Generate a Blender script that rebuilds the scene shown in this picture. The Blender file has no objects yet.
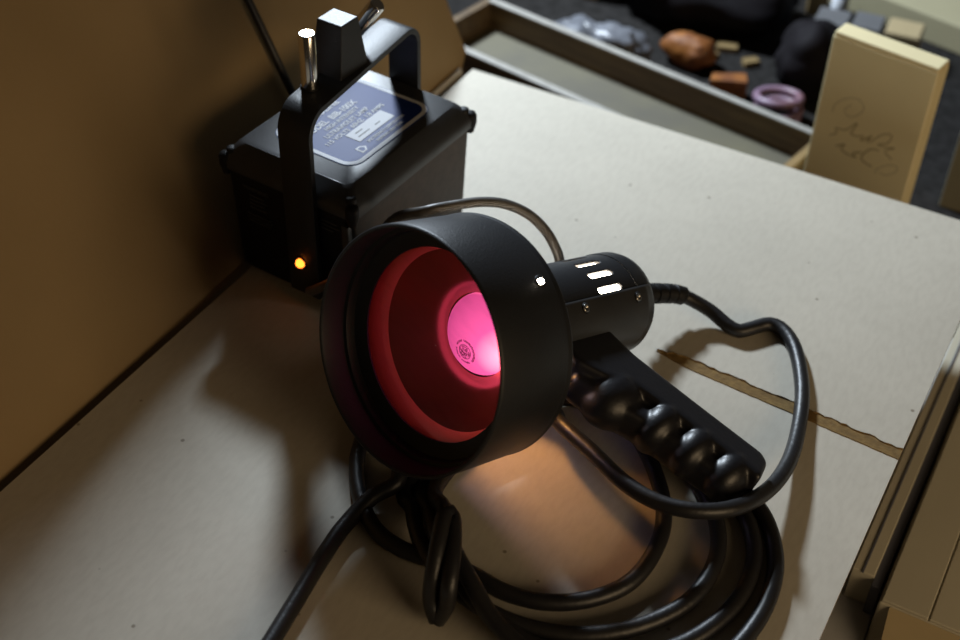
import bpy, bmesh, math, random
from mathutils import Vector, Matrix, noise

random.seed(7)
scene = bpy.context.scene
COL = scene.collection

# ------------------------------------------------------------------ camera
CAM_POS = Vector((0.0, 0.0, 0.66))
CAM_ROT = Matrix(((0.87279, -0.33677, 0.35330),
                  (0.48747, 0.56489, -0.66578),
                  (0.02464, 0.75331, 0.65720)))
cam_data = bpy.data.cameras.new('camera')
cam = bpy.data.objects.new('camera', cam_data)
COL.objects.link(cam)
cam.matrix_world = Matrix.Translation(CAM_POS) @ CAM_ROT.to_4x4()
cam_data.sensor_width = 36.0
cam_data.lens = 50.0
cam_data.clip_start = 0.02
cam_data.dof.use_dof = True
cam_data.dof.focus_distance = 0.87
cam_data.dof.aperture_fstop = 5.0
scene.camera = cam

# ------------------------------------------------------------------ world, lights, exposure
world = bpy.data.worlds.new('world')
scene.world = world
world.use_nodes = True
wb = world.node_tree.nodes['Background']
wb.inputs['Color'].default_value = (1.0, 0.70, 0.42, 1)
wb.inputs['Strength'].default_value = 0.018


def area_light(name, pos, target, size, power, color):
    ld = bpy.data.lights.new(name, 'AREA')
    ld.shape = 'RECTANGLE'
    ld.size, ld.size_y = size
    ld.energy = power
    ld.color = color
    o = bpy.data.objects.new(name, ld)
    COL.objects.link(o)
    o.location = pos
    o.rotation_euler = (Vector(target) - Vector(pos)).to_track_quat('-Z', 'Y').to_euler()
    return o


# daylight from the window ahead of the camera, and a warm room lamp off to the right
area_light('window_daylight', (-0.97, 1.38, 0.67), (0.05, 1.25, 0.0), (0.12, 0.12), 20.5, (0.78, 0.89, 1.0))
area_light('room_lamp', (1.00, 0.20, 0.45), (-0.20, 0.95, 0.0), (0.8, 0.5), 6.0, (1.0, 0.73, 0.43))

scene.view_settings.view_transform = 'Standard'
scene.view_settings.look = 'None'
scene.view_settings.gamma = 1.0
scene.view_settings.use_curve_mapping = False
scene.view_settings.exposure = 0.0


# cable runs, world metres
LAMP_CABLE = [(-0.2553, 0.7015, 0.04), (-0.2487, 0.7231, 0.0319), (-0.2312, 0.7474, 0.022), (-0.2185, 0.7538, 0.016), (-0.2036, 0.7547, 0.011),
    (-0.1896, 0.7512, 0.007), (-0.1798, 0.7511, 0.0055), (-0.1726, 0.7593, 0.0055), (-0.1625, 0.7706, 0.0055), (-0.1497, 0.7677, 0.0055), (-0.1352,
    0.7506, 0.0055), (-0.1189, 0.7162, 0.0055), (-0.1085, 0.6791, 0.006), (-0.1022, 0.6372, 0.012), (-0.1039, 0.5993, 0.02), (-0.1141, 0.5637, 0.032),
    (-0.1318, 0.5446, 0.037), (-0.1557, 0.5381, 0.037), (-0.1812, 0.5421, 0.037), (-0.2131, 0.5583, 0.035), (-0.2426, 0.5748, 0.03), (-0.262, 0.6,
    0.012), (-0.33, 0.625, 0.006), (-0.378, 0.575, 0.0055), (-0.3602, 0.5146, 0.0055), (-0.3492, 0.4915, 0.0055), (-0.3317, 0.4695, 0.0055), (-0.3097,
    0.453, 0.006), (-0.2867, 0.4469, 0.008), (-0.2646, 0.4499, 0.008), (-0.2418, 0.4534, 0.006), (-0.2166, 0.452, 0.0055), (-0.1922, 0.4576, 0.0055),
    (-0.1697, 0.4733, 0.0055), (-0.1541, 0.4972, 0.0055), (-0.1508, 0.5279, 0.0055), (-0.1573, 0.5572, 0.0055), (-0.1756, 0.5865, 0.0055), (-0.2043,
    0.6148, 0.006), (-0.235, 0.628, 0.008), (-0.285, 0.595, 0.006), (-0.3112, 0.499, 0.006), (-0.2977, 0.4782, 0.007), (-0.279, 0.4559, 0.012),
    (-0.2567, 0.4401, 0.014), (-0.23, 0.4324, 0.011), (-0.1973, 0.4349, 0.006), (-0.1635, 0.4468, 0.0055), (-0.1355, 0.4705, 0.0055), (-0.117, 0.5032,
    0.0055), (-0.1146, 0.5381, 0.0055), (-0.1246, 0.5667, 0.0055), (-0.1436, 0.59, 0.0055), (-0.1711, 0.6133, 0.0055), (-0.2207, 0.6361, 0.0055),
    (-0.25, 0.632, 0.01), (-0.285, 0.606, 0.016), (-0.3031, 0.5058, 0.006), (-0.2853, 0.4785, 0.012), (-0.2622, 0.4517, 0.022), (-0.241, 0.4369,
    0.02), (-0.2142, 0.4283, 0.012), (-0.1794, 0.4258, 0.007), (-0.1409, 0.4399, 0.0055), (-0.1096, 0.47, 0.0055), (-0.0933, 0.5085, 0.0055),
    (-0.0924, 0.5438, 0.0055), (-0.1022, 0.5699, 0.006), (-0.121, 0.5908, 0.006), (-0.1485, 0.6049, 0.008), (-0.1732, 0.6199, 0.012), (-0.2196,
    0.6406, 0.012), (-0.25, 0.642, 0.008), (-0.275, 0.615, 0.024), (-0.2943, 0.5088, 0.01), (-0.2733, 0.4755, 0.024), (-0.2523, 0.4489, 0.031),
    (-0.2311, 0.4337, 0.028), (-0.2027, 0.4192, 0.018), (-0.1617, 0.4164, 0.008), (-0.1176, 0.4302, 0.0055), (-0.0867, 0.4674, 0.0055), (-0.0761,
    0.5101, 0.0055), (-0.0795, 0.5496, 0.0055), (-0.0937, 0.5796, 0.006), (-0.1124, 0.5968, 0.007), (-0.137, 0.6065, 0.007), (-0.166, 0.6198, 0.012),
    (-0.2142, 0.6462, 0.01), (-0.252, 0.652, 0.006), (-0.33, 0.64, 0.0055), (-0.385, 0.6, 0.014), (-0.375, 0.545, 0.016), (-0.335, 0.515, 0.016),
    (-0.3161, 0.4898, 0.014), (-0.3247, 0.472, 0.01), (-0.329, 0.4479, 0.0055), (-0.3267, 0.4177, 0.0055), (-0.3226, 0.3884, 0.0055), (-0.3177, 0.353,
    0.0055), (-0.3134, 0.3166, 0.0055)]
ARCH_CABLE = [(-0.474, 0.6185, 0.014), (-0.466, 0.612, 0.022), (-0.447, 0.608, 0.04), (-0.424, 0.612, 0.062), (-0.4136, 0.641, 0.088), (-0.3878,
    0.6436, 0.105), (-0.3758, 0.6577, 0.105), (-0.362, 0.6764, 0.102), (-0.3482, 0.6883, 0.098), (-0.3332, 0.696, 0.09), (-0.3196, 0.6975, 0.08),
    (-0.3097, 0.6952, 0.07), (-0.304, 0.6931, 0.06), (-0.3, 0.692, 0.035), (-0.292, 0.684, 0.008)]
TIE_LOOP = [(-0.2412, 0.4126, 0.007), (-0.2474, 0.4162, 0.018), (-0.2494, 0.4218, 0.034), (-0.2542, 0.4355, 0.044), (-0.2613, 0.4559, 0.047),
    (-0.2573, 0.4586, 0.043), (-0.2455, 0.4381, 0.042), (-0.2377, 0.4203, 0.034), (-0.2376, 0.4169, 0.018), (-0.2412, 0.4126, 0.007)]
BULB_HOT = (0.024, -0.004, 0.064)
BULB_STRENGTH = 9.0
STAMP = (0.004, 0.0085)


# ------------------------------------------------------------------ materials
def mat(name, color, rough=0.6, metal=0.0, var=0.0, scale=30.0, bump=0.0, bscale=200.0,
        color2=None, spec=0.5, emit=None, estr=0.0, stretch=None, coat=0.0):
    m = bpy.data.materials.new(name)
    m.use_nodes = True
    nt = m.node_tree
    b = nt.nodes['Principled BSDF']
    b.inputs['Base Color'].default_value = (*color, 1)
    b.inputs['Roughness'].default_value = rough
    b.inputs['Metallic'].default_value = metal
    b.inputs['Specular IOR Level'].default_value = spec
    b.inputs['Coat Weight'].default_value = coat
    tc = nt.nodes.new('ShaderNodeTexCoord')
    mp = nt.nodes.new('ShaderNodeMapping')
    nt.links.new(tc.outputs['Object'], mp.inputs['Vector'])
    if stretch:
        mp.inputs['Scale'].default_value = stretch
    if var or color2:
        n = nt.nodes.new('ShaderNodeTexNoise')
        n.inputs['Scale'].default_value = scale
        n.inputs['Detail'].default_value = 6
        nt.links.new(mp.outputs['Vector'], n.inputs['Vector'])
        r = nt.nodes.new('ShaderNodeValToRGB')
        c2 = color2 or tuple(v * (1 - var) for v in color)
        r.color_ramp.elements[0].position = 0.35
        r.color_ramp.elements[1].position = 0.68
        r.color_ramp.elements[0].color = (*c2, 1)
        r.color_ramp.elements[1].color = (*color, 1)
        nt.links.new(n.outputs['Fac'], r.inputs['Fac'])
        nt.links.new(r.outputs['Color'], b.inputs['Base Color'])
    if bump:
        n2 = nt.nodes.new('ShaderNodeTexNoise')
        n2.inputs['Scale'].default_value = bscale
        n2.inputs['Detail'].default_value = 4
        nt.links.new(mp.outputs['Vector'], n2.inputs['Vector'])
        bp = nt.nodes.new('ShaderNodeBump')
        bp.inputs['Strength'].default_value = bump
        bp.inputs['Distance'].default_value = 0.001
        nt.links.new(n2.outputs['Fac'], bp.inputs['Height'])
        nt.links.new(bp.outputs['Normal'], b.inputs['Normal'])
    if emit:
        b.inputs['Emission Color'].default_value = (*emit, 1)
        b.inputs['Emission Strength'].default_value = estr
    return m


def sheet_material():
    """pale grey-beige card: soft mottling, fibre streaks and a few dark specks"""
    m = mat('sheet_card', (0.62, 0.575, 0.48), 0.62, var=0.08, scale=9, bump=0.03, bscale=420, spec=0.35)
    nt = m.node_tree
    b = nt.nodes['Principled BSDF']
    base = b.inputs['Base Color'].links[0].from_socket
    tc = nt.nodes.new('ShaderNodeTexCoord')
    n = nt.nodes.new('ShaderNodeTexNoise')
    n.inputs['Scale'].default_value = 260
    n.inputs['Detail'].default_value = 3
    mp = nt.nodes.new('ShaderNodeMapping')
    mp.inputs['Scale'].default_value = (1, 0.35, 1)
    nt.links.new(tc.outputs['Object'], mp.inputs['Vector'])
    nt.links.new(mp.outputs['Vector'], n.inputs['Vector'])
    r = nt.nodes.new('ShaderNodeValToRGB')
    r.color_ramp.elements[0].position = 0.30
    r.color_ramp.elements[0].color = (0.88, 0.87, 0.86, 1)
    r.color_ramp.elements[1].position = 0.62
    r.color_ramp.elements[1].color = (1, 1, 1, 1)
    nt.links.new(n.outputs['Fac'], r.inputs['Fac'])
    mx = nt.nodes.new('ShaderNodeMix')
    mx.data_type = 'RGBA'
    mx.blend_type = 'MULTIPLY'
    mx.inputs[0].default_value = 0.6
    nt.links.new(base, mx.inputs[6])
    nt.links.new(r.outputs['Color'], mx.inputs[7])
    v = nt.nodes.new('ShaderNodeTexVoronoi')
    v.inputs['Scale'].default_value = 34
    v.inputs['Randomness'].default_value = 1.0
    nt.links.new(tc.outputs['Object'], v.inputs['Vector'])
    r2 = nt.nodes.new('ShaderNodeValToRGB')
    r2.color_ramp.elements[0].position = 0.035
    r2.color_ramp.elements[0].color = (0.35, 0.30, 0.24, 1)
    r2.color_ramp.elements[1].position = 0.06
    r2.color_ramp.elements[1].color = (1, 1, 1, 1)
    nt.links.new(v.outputs['Distance'], r2.inputs['Fac'])
    mx2 = nt.nodes.new('ShaderNodeMix')
    mx2.data_type = 'RGBA'
    mx2.blend_type = 'MULTIPLY'
    mx2.inputs[0].default_value = 0.8
    nt.links.new(mx.outputs[2], mx2.inputs[6])
    nt.links.new(r2.outputs['Color'], mx2.inputs[7])
    nt.links.new(mx2.outputs[2], b.inputs['Base Color'])
    return m


def filter_material():
    m = bpy.data.materials.new('red_filter_glass')
    m.use_nodes = True
    nt = m.node_tree
    nt.nodes.clear()
    out = nt.nodes.new('ShaderNodeOutputMaterial')
    tr = nt.nodes.new('ShaderNodeBsdfTransparent')
    tr.inputs['Color'].default_value = (0.60, 0.075, 0.11, 1)
    gl = nt.nodes.new('ShaderNodeBsdfGlossy')
    gl.inputs['Roughness'].default_value = 0.06
    gl.inputs['Color'].default_value = (1, 1, 1, 1)
    df = nt.nodes.new('ShaderNodeBsdfDiffuse')
    df.inputs['Color'].default_value = (0.30, 0.035, 0.045, 1)
    # fine scratches and dust on the glass
    tc = nt.nodes.new('ShaderNodeTexCoord')
    n = nt.nodes.new('ShaderNodeTexNoise')
    n.inputs['Scale'].default_value = 45
    n.inputs['Detail'].default_value = 8
    mp = nt.nodes.new('ShaderNodeMapping')
    mp.inputs['Scale'].default_value = (1, 4, 1)
    mp.inputs['Rotation'].default_value = (0, 0, 0.5)
    nt.links.new(tc.outputs['Object'], mp.inputs['Vector'])
    nt.links.new(mp.outputs['Vector'], n.inputs['Vector'])
    r = nt.nodes.new('ShaderNodeValToRGB')
    r.color_ramp.elements[0].position = 0.45
    r.color_ramp.elements[0].color = (0.05, 0.05, 0.05, 1)
    r.color_ramp.elements[1].position = 0.8
    r.color_ramp.elements[1].color = (0.16, 0.16, 0.16, 1)
    nt.links.new(n.outputs['Fac'], r.inputs['Fac'])
    m1 = nt.nodes.new('ShaderNodeMixShader')
    nt.links.new(r.outputs['Color'], m1.inputs['Fac'])
    nt.links.new(tr.outputs[0], m1.inputs[1])
    nt.links.new(df.outputs[0], m1.inputs[2])
    m2 = nt.nodes.new('ShaderNodeMixShader')
    m2.inputs['Fac'].default_value = 0.045
    nt.links.new(m1.outputs[0], m2.inputs[1])
    nt.links.new(gl.outputs[0], m2.inputs[2])
    nt.links.new(m2.outputs[0], out.inputs['Surface'])
    return m


def bulb_material():
    """frosted bulb crown, hotter towards one side where the arc sits"""
    m = bpy.data.materials.new('lit_bulb_glass')
    m.use_nodes = True
    nt = m.node_tree
    b = nt.nodes['Principled BSDF']
    b.inputs['Base Color'].default_value = (0.8, 0.8, 0.8, 1)
    b.inputs['Roughness'].default_value = 0.35
    tc = nt.nodes.new('ShaderNodeTexCoord')
    sub = nt.nodes.new('ShaderNodeVectorMath')
    sub.operation = 'DISTANCE'
    sub.inputs[1].default_value = BULB_HOT
    nt.links.new(tc.outputs['Object'], sub.inputs[0])
    r = nt.nodes.new('ShaderNodeValToRGB')
    r.color_ramp.elements[0].position = 0.0
    r.color_ramp.elements[0].color = (1.0, 1.0, 1.0, 1)
    r.color_ramp.elements[1].position = 1.0
    r.color_ramp.elements[1].color = (0.12, 0.095, 0.25, 1)
    e = r.color_ramp.elements.new(0.35)
    e.color = (0.24, 0.21, 0.49, 1)
    mr = nt.nodes.new('ShaderNodeMapRange')
    mr.inputs['From Min'].default_value = 0.004
    mr.inputs['From Max'].default_value = 0.045
    nt.links.new(sub.outputs['Value'], mr.inputs['Value'])
    nt.links.new(mr.outputs['Result'], r.inputs['Fac'])
    nt.links.new(r.outputs['Color'], b.inputs['Emission Color'])
    b.inputs['Emission Strength'].default_value = BULB_STRENGTH
    return m


# ------------------------------------------------------------------ mesh helpers
def link(name, me, material=None, parent=None, smooth=False, mw=None):
    o = bpy.data.objects.new(name, me)
    COL.objects.link(o)
    if material:
        me.materials.append(material)
    if smooth:
        me.polygons.foreach_set('use_smooth', [True] * len(me.polygons))
        me.update()
    if parent:
        o.parent = parent
    if mw is not None:
        o.matrix_basis = mw
    return o


def from_bm(name, bm, material=None, parent=None, smooth=False, mw=None):
    bmesh.ops.recalc_face_normals(bm, faces=bm.faces[:])
    me = bpy.data.meshes.new(name)
    bm.to_mesh(me)
    bm.free()
    return link(name, me, material, parent, smooth, mw)


def tag(o, label=None, category=None, group=None, kind=None):
    if label:
        o['label'] = label
    if category:
        o['category'] = category
    if group:
        o['group'] = group
    if kind:
        o['kind'] = kind
    return o


def empty(name, loc=(0, 0, 0), rz=0.0, mw=None):
    o = bpy.data.objects.new(name, None)
    COL.objects.link(o)
    o.empty_display_size = 0.02
    if mw is not None:
        o.matrix_basis = mw
    else:
        o.location = loc
        o.rotation_euler = (0, 0, rz)
    return o


def bm_box(bm, lo, hi, bevel=0.0, seg=2, m=None):
    r = bmesh.ops.create_cube(bm, size=1.0)
    vs = r['verts']
    for v in vs:
        v.co = Vector([(lo[i] + hi[i]) / 2 + v.co[i] * (hi[i] - lo[i]) for i in range(3)])
    if bevel:
        es = list({e for v in vs for e in v.link_edges})
        g = bmesh.ops.bevel(bm, geom=es, offset=bevel, segments=seg, profile=0.5, affect='EDGES')
        vs = list({v for f in g['faces'] for v in f.verts} | {v for v in vs if v.is_valid})
    if m is not None:
        for v in vs:
            v.co = m @ v.co
    return vs


def box(name, lo, hi, material, parent=None, bevel=0.0, seg=2, mw=None, smooth=False):
    bm = bmesh.new()
    bm_box(bm, lo, hi, bevel, seg)
    return from_bm(name, bm, material, parent, smooth, mw)


def bm_lathe(bm, prof, n=64, a0=0.0, a1=360.0, close=False):
    """prof: (s, r) pairs, revolved round local Z"""
    full = abs(a1 - a0) >= 359.9
    cnt = n if full else n + 1
    rings = []
    for (s, r) in prof:
        ring = []
        for k in range(cnt):
            t = math.radians(a0 + (a1 - a0) * k / n)
            ring.append(bm.verts.new((r * math.cos(t), r * math.sin(t), s)))
        rings.append(ring)
    m = len(rings)
    for i in range(m if close else m - 1):
        A, B = rings[i], rings[(i + 1) % m]
        for k in range(n):
            j = (k + 1) % cnt
            bm.faces.new((A[k], A[j], B[j], B[k]))
    if close and not full:
        bm.faces.new([r[0] for r in rings])
        bm.faces.new([r[-1] for r in reversed(rings)])
    return rings


def lathe(name, prof, material, parent=None, n=64, smooth=True, mw=None, cap=False, close=False, a0=0, a1=360, sharp=None):
    bm = bmesh.new()
    rings = bm_lathe(bm, prof, n, a0, a1, close)
    if cap:
        bm.faces.new(rings[0])
        bm.faces.new(list(reversed(rings[-1])))
    o = from_bm(name, bm, material, parent, smooth, mw)
    if sharp:
        o.data.set_sharp_from_angle(angle=math.radians(sharp))
    return o


def resample(pts, step):
    P = [Vector(p) for p in pts]
    out = []
    for i in range(len(P) - 1):
        p0 = P[max(i - 1, 0)]
        p1, p2 = P[i], P[i + 1]
        p3 = P[min(i + 2, len(P) - 1)]
        n = max(2, int((p2 - p1).length / step))
        for k in range(n):
            t = k / n
            out.append(0.5 * ((2 * p1) + (-p0 + p2) * t + (2 * p0 - 5 * p1 + 4 * p2 - p3) * t * t
                              + (-p0 + 3 * p1 - 3 * p2 + p3) * t ** 3))
    out.append(P[-1])
    return out


def bm_tube(bm, pts, r, n=12, step=0.004, raw=False, rfun=None):
    C = [Vector(p) for p in pts] if raw else resample(pts, step)
    up = Vector((0, 0, 1))
    prev = None
    rings = []
    for i, p in enumerate(C):
        t = (C[min(i + 1, len(C) - 1)] - C[max(i - 1, 0)]).normalized()
        if prev is None:
            prev = up.cross(t)
            if prev.length < 1e-3:
                prev = Vector((1, 0, 0)).cross(t)
            prev.normalize()
        u = (prev - t * prev.dot(t)).normalized()
        prev = u
        v = t.cross(u)
        rr = rfun(i / (len(C) - 1)) if rfun else r
        rings.append([bm.verts.new(p + rr * (math.cos(2 * math.pi * k / n) * u + math.sin(2 * math.pi * k / n) * v))
                      for k in range(n)])
    for A, B in zip(rings, rings[1:]):
        for k in range(n):
            j = (k + 1) % n
            bm.faces.new((A[k], A[j], B[j], B[k]))
    bm.faces.new(list(reversed(rings[0])))
    bm.faces.new(rings[-1])


def tube(name, pts, r, material, parent=None, n=12, step=0.004, raw=False, mw=None, rfun=None):
    bm = bmesh.new()
    bm_tube(bm, pts, r, n, step, raw, rfun)
    return from_bm(name, bm, material, parent, True, mw)


def prism(name, poly, z0, z1, material, parent=None, bevel=0.0, mw=None, smooth=False):
    bm = bmesh.new()
    A = [bm.verts.new((x, y, z0)) for x, y in poly]
    B = [bm.verts.new((x, y, z1)) for x, y in poly]
    bm.faces.new(list(reversed(A)))
    bm.faces.new(B)
    for i in range(len(poly)):
        j = (i + 1) % len(poly)
        bm.faces.new((A[i], A[j], B[j], B[i]))
    if bevel:
        bmesh.ops.bevel(bm, geom=bm.edges[:], offset=bevel, segments=2, profile=0.5, affect='EDGES')
    return from_bm(name, bm, material, parent, smooth, mw)


def rrect(x0, y0, x1, y1, r, n=6):
    out = []
    for cx, cy, a in ((x1 - r, y1 - r, 0), (x0 + r, y1 - r, 90), (x0 + r, y0 + r, 180), (x1 - r, y0 + r, 270)):
        for k in range(n + 1):
            t = math.radians(a + 90 * k / n)
            out.append((cx + r * math.cos(t), cy + r * math.sin(t)))
    return out


def text(name, body, size, material, parent, mw, align='LEFT', bold=0.0, width=1.0):
    cu = bpy.data.curves.new(name, 'FONT')
    cu.body = body
    cu.size = size
    cu.align_x = align
    cu.offset = bold
    cu.extrude = 0.00005
    tmp = bpy.data.objects.new(name, cu)
    COL.objects.link(tmp)
    dg = bpy.context.evaluated_depsgraph_get()
    me = bpy.data.meshes.new_from_object(tmp.evaluated_get(dg))
    bpy.data.objects.remove(tmp)
    bpy.data.curves.remove(cu)
    me.name = name
    me.materials.clear()
    if width != 1.0:
        me.transform(Matrix.Diagonal((width, 1, 1, 1)))
    return link(name, me, material, parent, False, mw)


def lumpy(name, center, radii, material, parent=None, seed=0, amp=0.25, freq=18.0, sub=4, flat=None):
    """crumpled soft lump (bags, cloth)"""
    bm = bmesh.new()
    bmesh.ops.create_icosphere(bm, subdivisions=sub, radius=1.0)
    off = Vector((seed * 3.1, seed * 1.7, seed * 0.9))
    for v in bm.verts:
        d = v.co.normalized()
        p = Vector((d.x * radii[0], d.y * radii[1], d.z * radii[2]))
        k = noise.noise(p * freq + off) * amp + abs(noise.noise(p * freq * 2.3 + off)) * amp * 0.7
        p = p * (1 + k)
        v.co = p + Vector(center)
        if flat is not None and v.co.z < flat:
            v.co.z = flat
    return from_bm(name, bm, material, parent, True)

# ------------------------------------------------------------------ material set
M_SHEET = sheet_material()
M_KRAFT = mat('kraft_panel', (0.36, 0.255, 0.13), 0.75, var=0.12, scale=7, bump=0.15, bscale=300, spec=0.2)
M_TORN = mat('torn_kraft', (0.27, 0.165, 0.05), 0.9, color2=(0.17, 0.10, 0.03), scale=140, bump=0.6, bscale=500)
M_EDGE = mat('card_edge', (0.30, 0.22, 0.13), 0.9)
M_PALE_EDGE = mat('pale_card_edge', (0.62, 0.60, 0.55), 0.8, var=0.1)
M_BLACK = mat('black_crackle_paint', (0.014, 0.015, 0.018), 0.45, bump=0.25, bscale=900, spec=0.38)
M_BLACK2 = mat('black_matte_paint', (0.008, 0.008, 0.009), 0.55, bump=0.15, bscale=700, spec=0.3)
M_BOXBLK = mat('black_moulded_case', (0.012, 0.011, 0.012), 0.55, var=0.3, scale=60, bump=0.2, bscale=900, spec=0.2)
M_BOXSIDE = mat('warm_lit_black_case', (0.050, 0.036, 0.028), 0.6, color2=(0.035, 0.026, 0.021), scale=120, bump=0.2, bscale=500, spec=0.35)  # warm light on the case's right side put into its colour
M_LID = mat('black_lid_plastic', (0.030, 0.031, 0.034), 0.42, bump=0.15, bscale=900, var=0.2, scale=80)
M_RUBBER = mat('black_rubber_cable', (0.012, 0.012, 0.015), 0.42, color2=(0.018, 0.017, 0.017), scale=45, bump=0.25, bscale=260, spec=0.5)
M_DUSTY = mat('dusty_rubber_cable', (0.030, 0.024, 0.018), 0.45, color2=(0.012, 0.011, 0.010), scale=160, bump=0.3, bscale=300)
M_GREYCABLE = mat('mottled_grey_cable', (0.11, 0.10, 0.09), 0.45, color2=(0.05, 0.045, 0.04), scale=70, bump=0.2, bscale=300)  # lighter grey than the other cables, mottled
M_CHROME = mat('chrome', (0.75, 0.74, 0.72), 0.16, 1.0)
M_STEEL = mat('steel_screw', (0.45, 0.44, 0.42), 0.3, 1.0)
M_SADDLE = mat('satin_black_metal', (0.030, 0.030, 0.031), 0.40, var=0.25, scale=40, bump=0.05, bscale=500)
M_GRIP = mat('black_grip_plastic', (0.010, 0.010, 0.013), 0.40, bump=0.12, bscale=420, var=0.2, scale=150, spec=0.5)
M_BLUE = mat('blue_label', (0.014, 0.035, 0.17), 0.42, spec=0.05, var=0.1)
M_WHITE = mat('white_print', (0.66, 0.68, 0.72), 0.5, spec=0.06)
M_GREYPRINT = mat('dim_grey_print', (0.06, 0.06, 0.058), 0.6)
M_REFLECT = mat('reflector_metal', (0.62, 0.36, 0.20), 0.36, 0.8, bump=0.05, bscale=150)
M_RIM = mat('pale_reflector_wall', (0.95, 0.66, 0.20), 0.55, 0.0)
M_FILTER = filter_material()
M_BULB = bulb_material()
M_STAMP = mat('bulb_stamp', (0.10, 0.03, 0.05), 0.7)
M_NEON = mat('lit_neon_lens', (0.9, 0.25, 0.03), 0.3, emit=(1.0, 0.20, 0.02), estr=4.5)
M_GLOW = mat('warm_glow', (0.9, 0.85, 0.75), 0.6, emit=(1.0, 0.86, 0.68), estr=25.0)
M_CREAM = mat('cream_card', (0.82, 0.71, 0.43), 0.65, var=0.06, scale=12, spec=0.2)
M_INK = mat('faded_tan_ink', (0.34, 0.27, 0.14), 0.8)
M_WOOD = mat('dark_wood', (0.16, 0.105, 0.05), 0.55, color2=(0.09, 0.055, 0.028), scale=14, stretch=(1, 8, 8))
M_WOODLIT = mat('painted_lit_wood', (0.30, 0.20, 0.085), 0.55, color2=(0.20, 0.13, 0.055), scale=14, stretch=(8, 1, 8))  # tray wood with the light on its right end put into the colour
M_WOODEDGE = mat('pale_wood_edge', (0.40, 0.38, 0.34), 0.55, var=0.2, scale=60)  # paler strip along the tops of the long sides
M_TRAYFLOOR = mat('pale_tray_bottom', (0.15, 0.135, 0.085), 0.6, color2=(0.11, 0.10, 0.075), scale=11)
M_BENCH = mat('dark_bench_top', (0.014, 0.013, 0.012), 0.9, color2=(0.028, 0.026, 0.025), scale=90, spec=0.1)
M_WALL = mat('plain_wall', (0.45, 0.42, 0.36), 0.8, var=0.05)
M_FLOOR = mat('grey_floor', (0.34, 0.33, 0.32), 0.7, var=0.25, scale=25)
M_GREYLID = mat('grey_plastic', (0.50, 0.50, 0.50), 0.6, var=0.15, scale=30)
M_TABLE = mat('table_wood', (0.20, 0.14, 0.08), 0.5, color2=(0.13, 0.09, 0.05), scale=12, stretch=(1, 7, 7))
M_CARTON = mat('pale_carton', (0.58, 0.54, 0.42), 0.75, var=0.08, scale=9)
M_DARKGAP = mat('gap_shade_and_crease', (0.11, 0.115, 0.145), 0.6)
M_TAN = mat('tan_card', (0.46, 0.36, 0.20), 0.8, var=0.1, scale=20)
M_BAG = mat('black_leather', (0.010, 0.008, 0.010), 0.75, spec=0.15, var=0.4, scale=30)
M_PLASTIC = mat('clear_plastic_film', (0.22, 0.23, 0.26), 0.35, var=0.5, scale=40)
M_ORANGE = mat('orange_wood', (0.33, 0.12, 0.02), 0.6, color2=(0.16, 0.05, 0.012), scale=50)
M_PURPLE = mat('lilac_vinyl', (0.26, 0.18, 0.27), 0.4, color2=(0.20, 0.10, 0.11), scale=40)
M_GREYBOX = mat('grey_carton', (0.16, 0.16, 0.165), 0.6, var=0.2)
M_OLIVE = mat('olive_grey_board', (0.22, 0.20, 0.14), 0.7, var=0.1)
M_PAPER = mat('pale_paper', (0.42, 0.38, 0.24), 0.7, var=0.05)
M_YELLOW = mat('ochre_paper', (0.24, 0.16, 0.06), 0.7, var=0.2)

# ------------------------------------------------------------------ setting
tag(box('floor', (-4, -3, -0.80), (4, 4, -0.76), M_FLOOR), kind='structure')
tag(box('wall_back', (-4, 3.9, -0.76), (4, 4.0, 2.5), M_WALL), kind='structure')

# ------------------------------------------------------------------ tables that carry everything
tb = empty('work_table', (-0.31, 0.45, -0.76))
tag(tb, 'brown wooden table hidden under the grey cardboard sheet', 'table')
box('table_top', (-0.205, -0.65, 0.725), (0.235, 0.50, 0.756), M_TABLE, tb, 0.002)
for sx in (-0.18, 0.195):
    for sy in (-0.60, 0.45):
        box('leg', (sx - 0.02, sy - 0.02, 0.0), (sx + 0.02, sy + 0.02, 0.7255), M_TABLE, tb, 0.002)
bn = empty('side_bench', (-0.35, 1.55, -0.76))
tag(bn, 'dark side bench behind the cardboard, carrying tray and clutter', 'bench')
box('bench_top', (-0.75, -0.53, 0.59), (0.45, 0.75, 0.625), M_BENCH, bn, 0.003)
for sx in (-0.70, 0.40):
    for sy in (-0.48, 0.70):
        box('leg', (sx - 0.03, sy - 0.03, 0.0), (sx + 0.03, sy + 0.03, 0.591), M_BENCH, bn, 0.003)

# ------------------------------------------------------------------ cardboard sheet and panel
sheet = empty('cardboard_sheet', (-0.29, 0.45, 0.0))
tag(sheet, 'large flat grey-beige cardboard sheet with a torn brown strip', 'cardboard')


def card_slab(name, poly, z0, z1, material, edge, parent, cut=0.0):
    o = prism(name, poly, z0, z1, material, parent)
    o.data.materials.append(edge)
    for p in o.data.polygons:
        if abs(p.normal.z) < 0.5:
            p.material_index = 1
    return o


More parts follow.
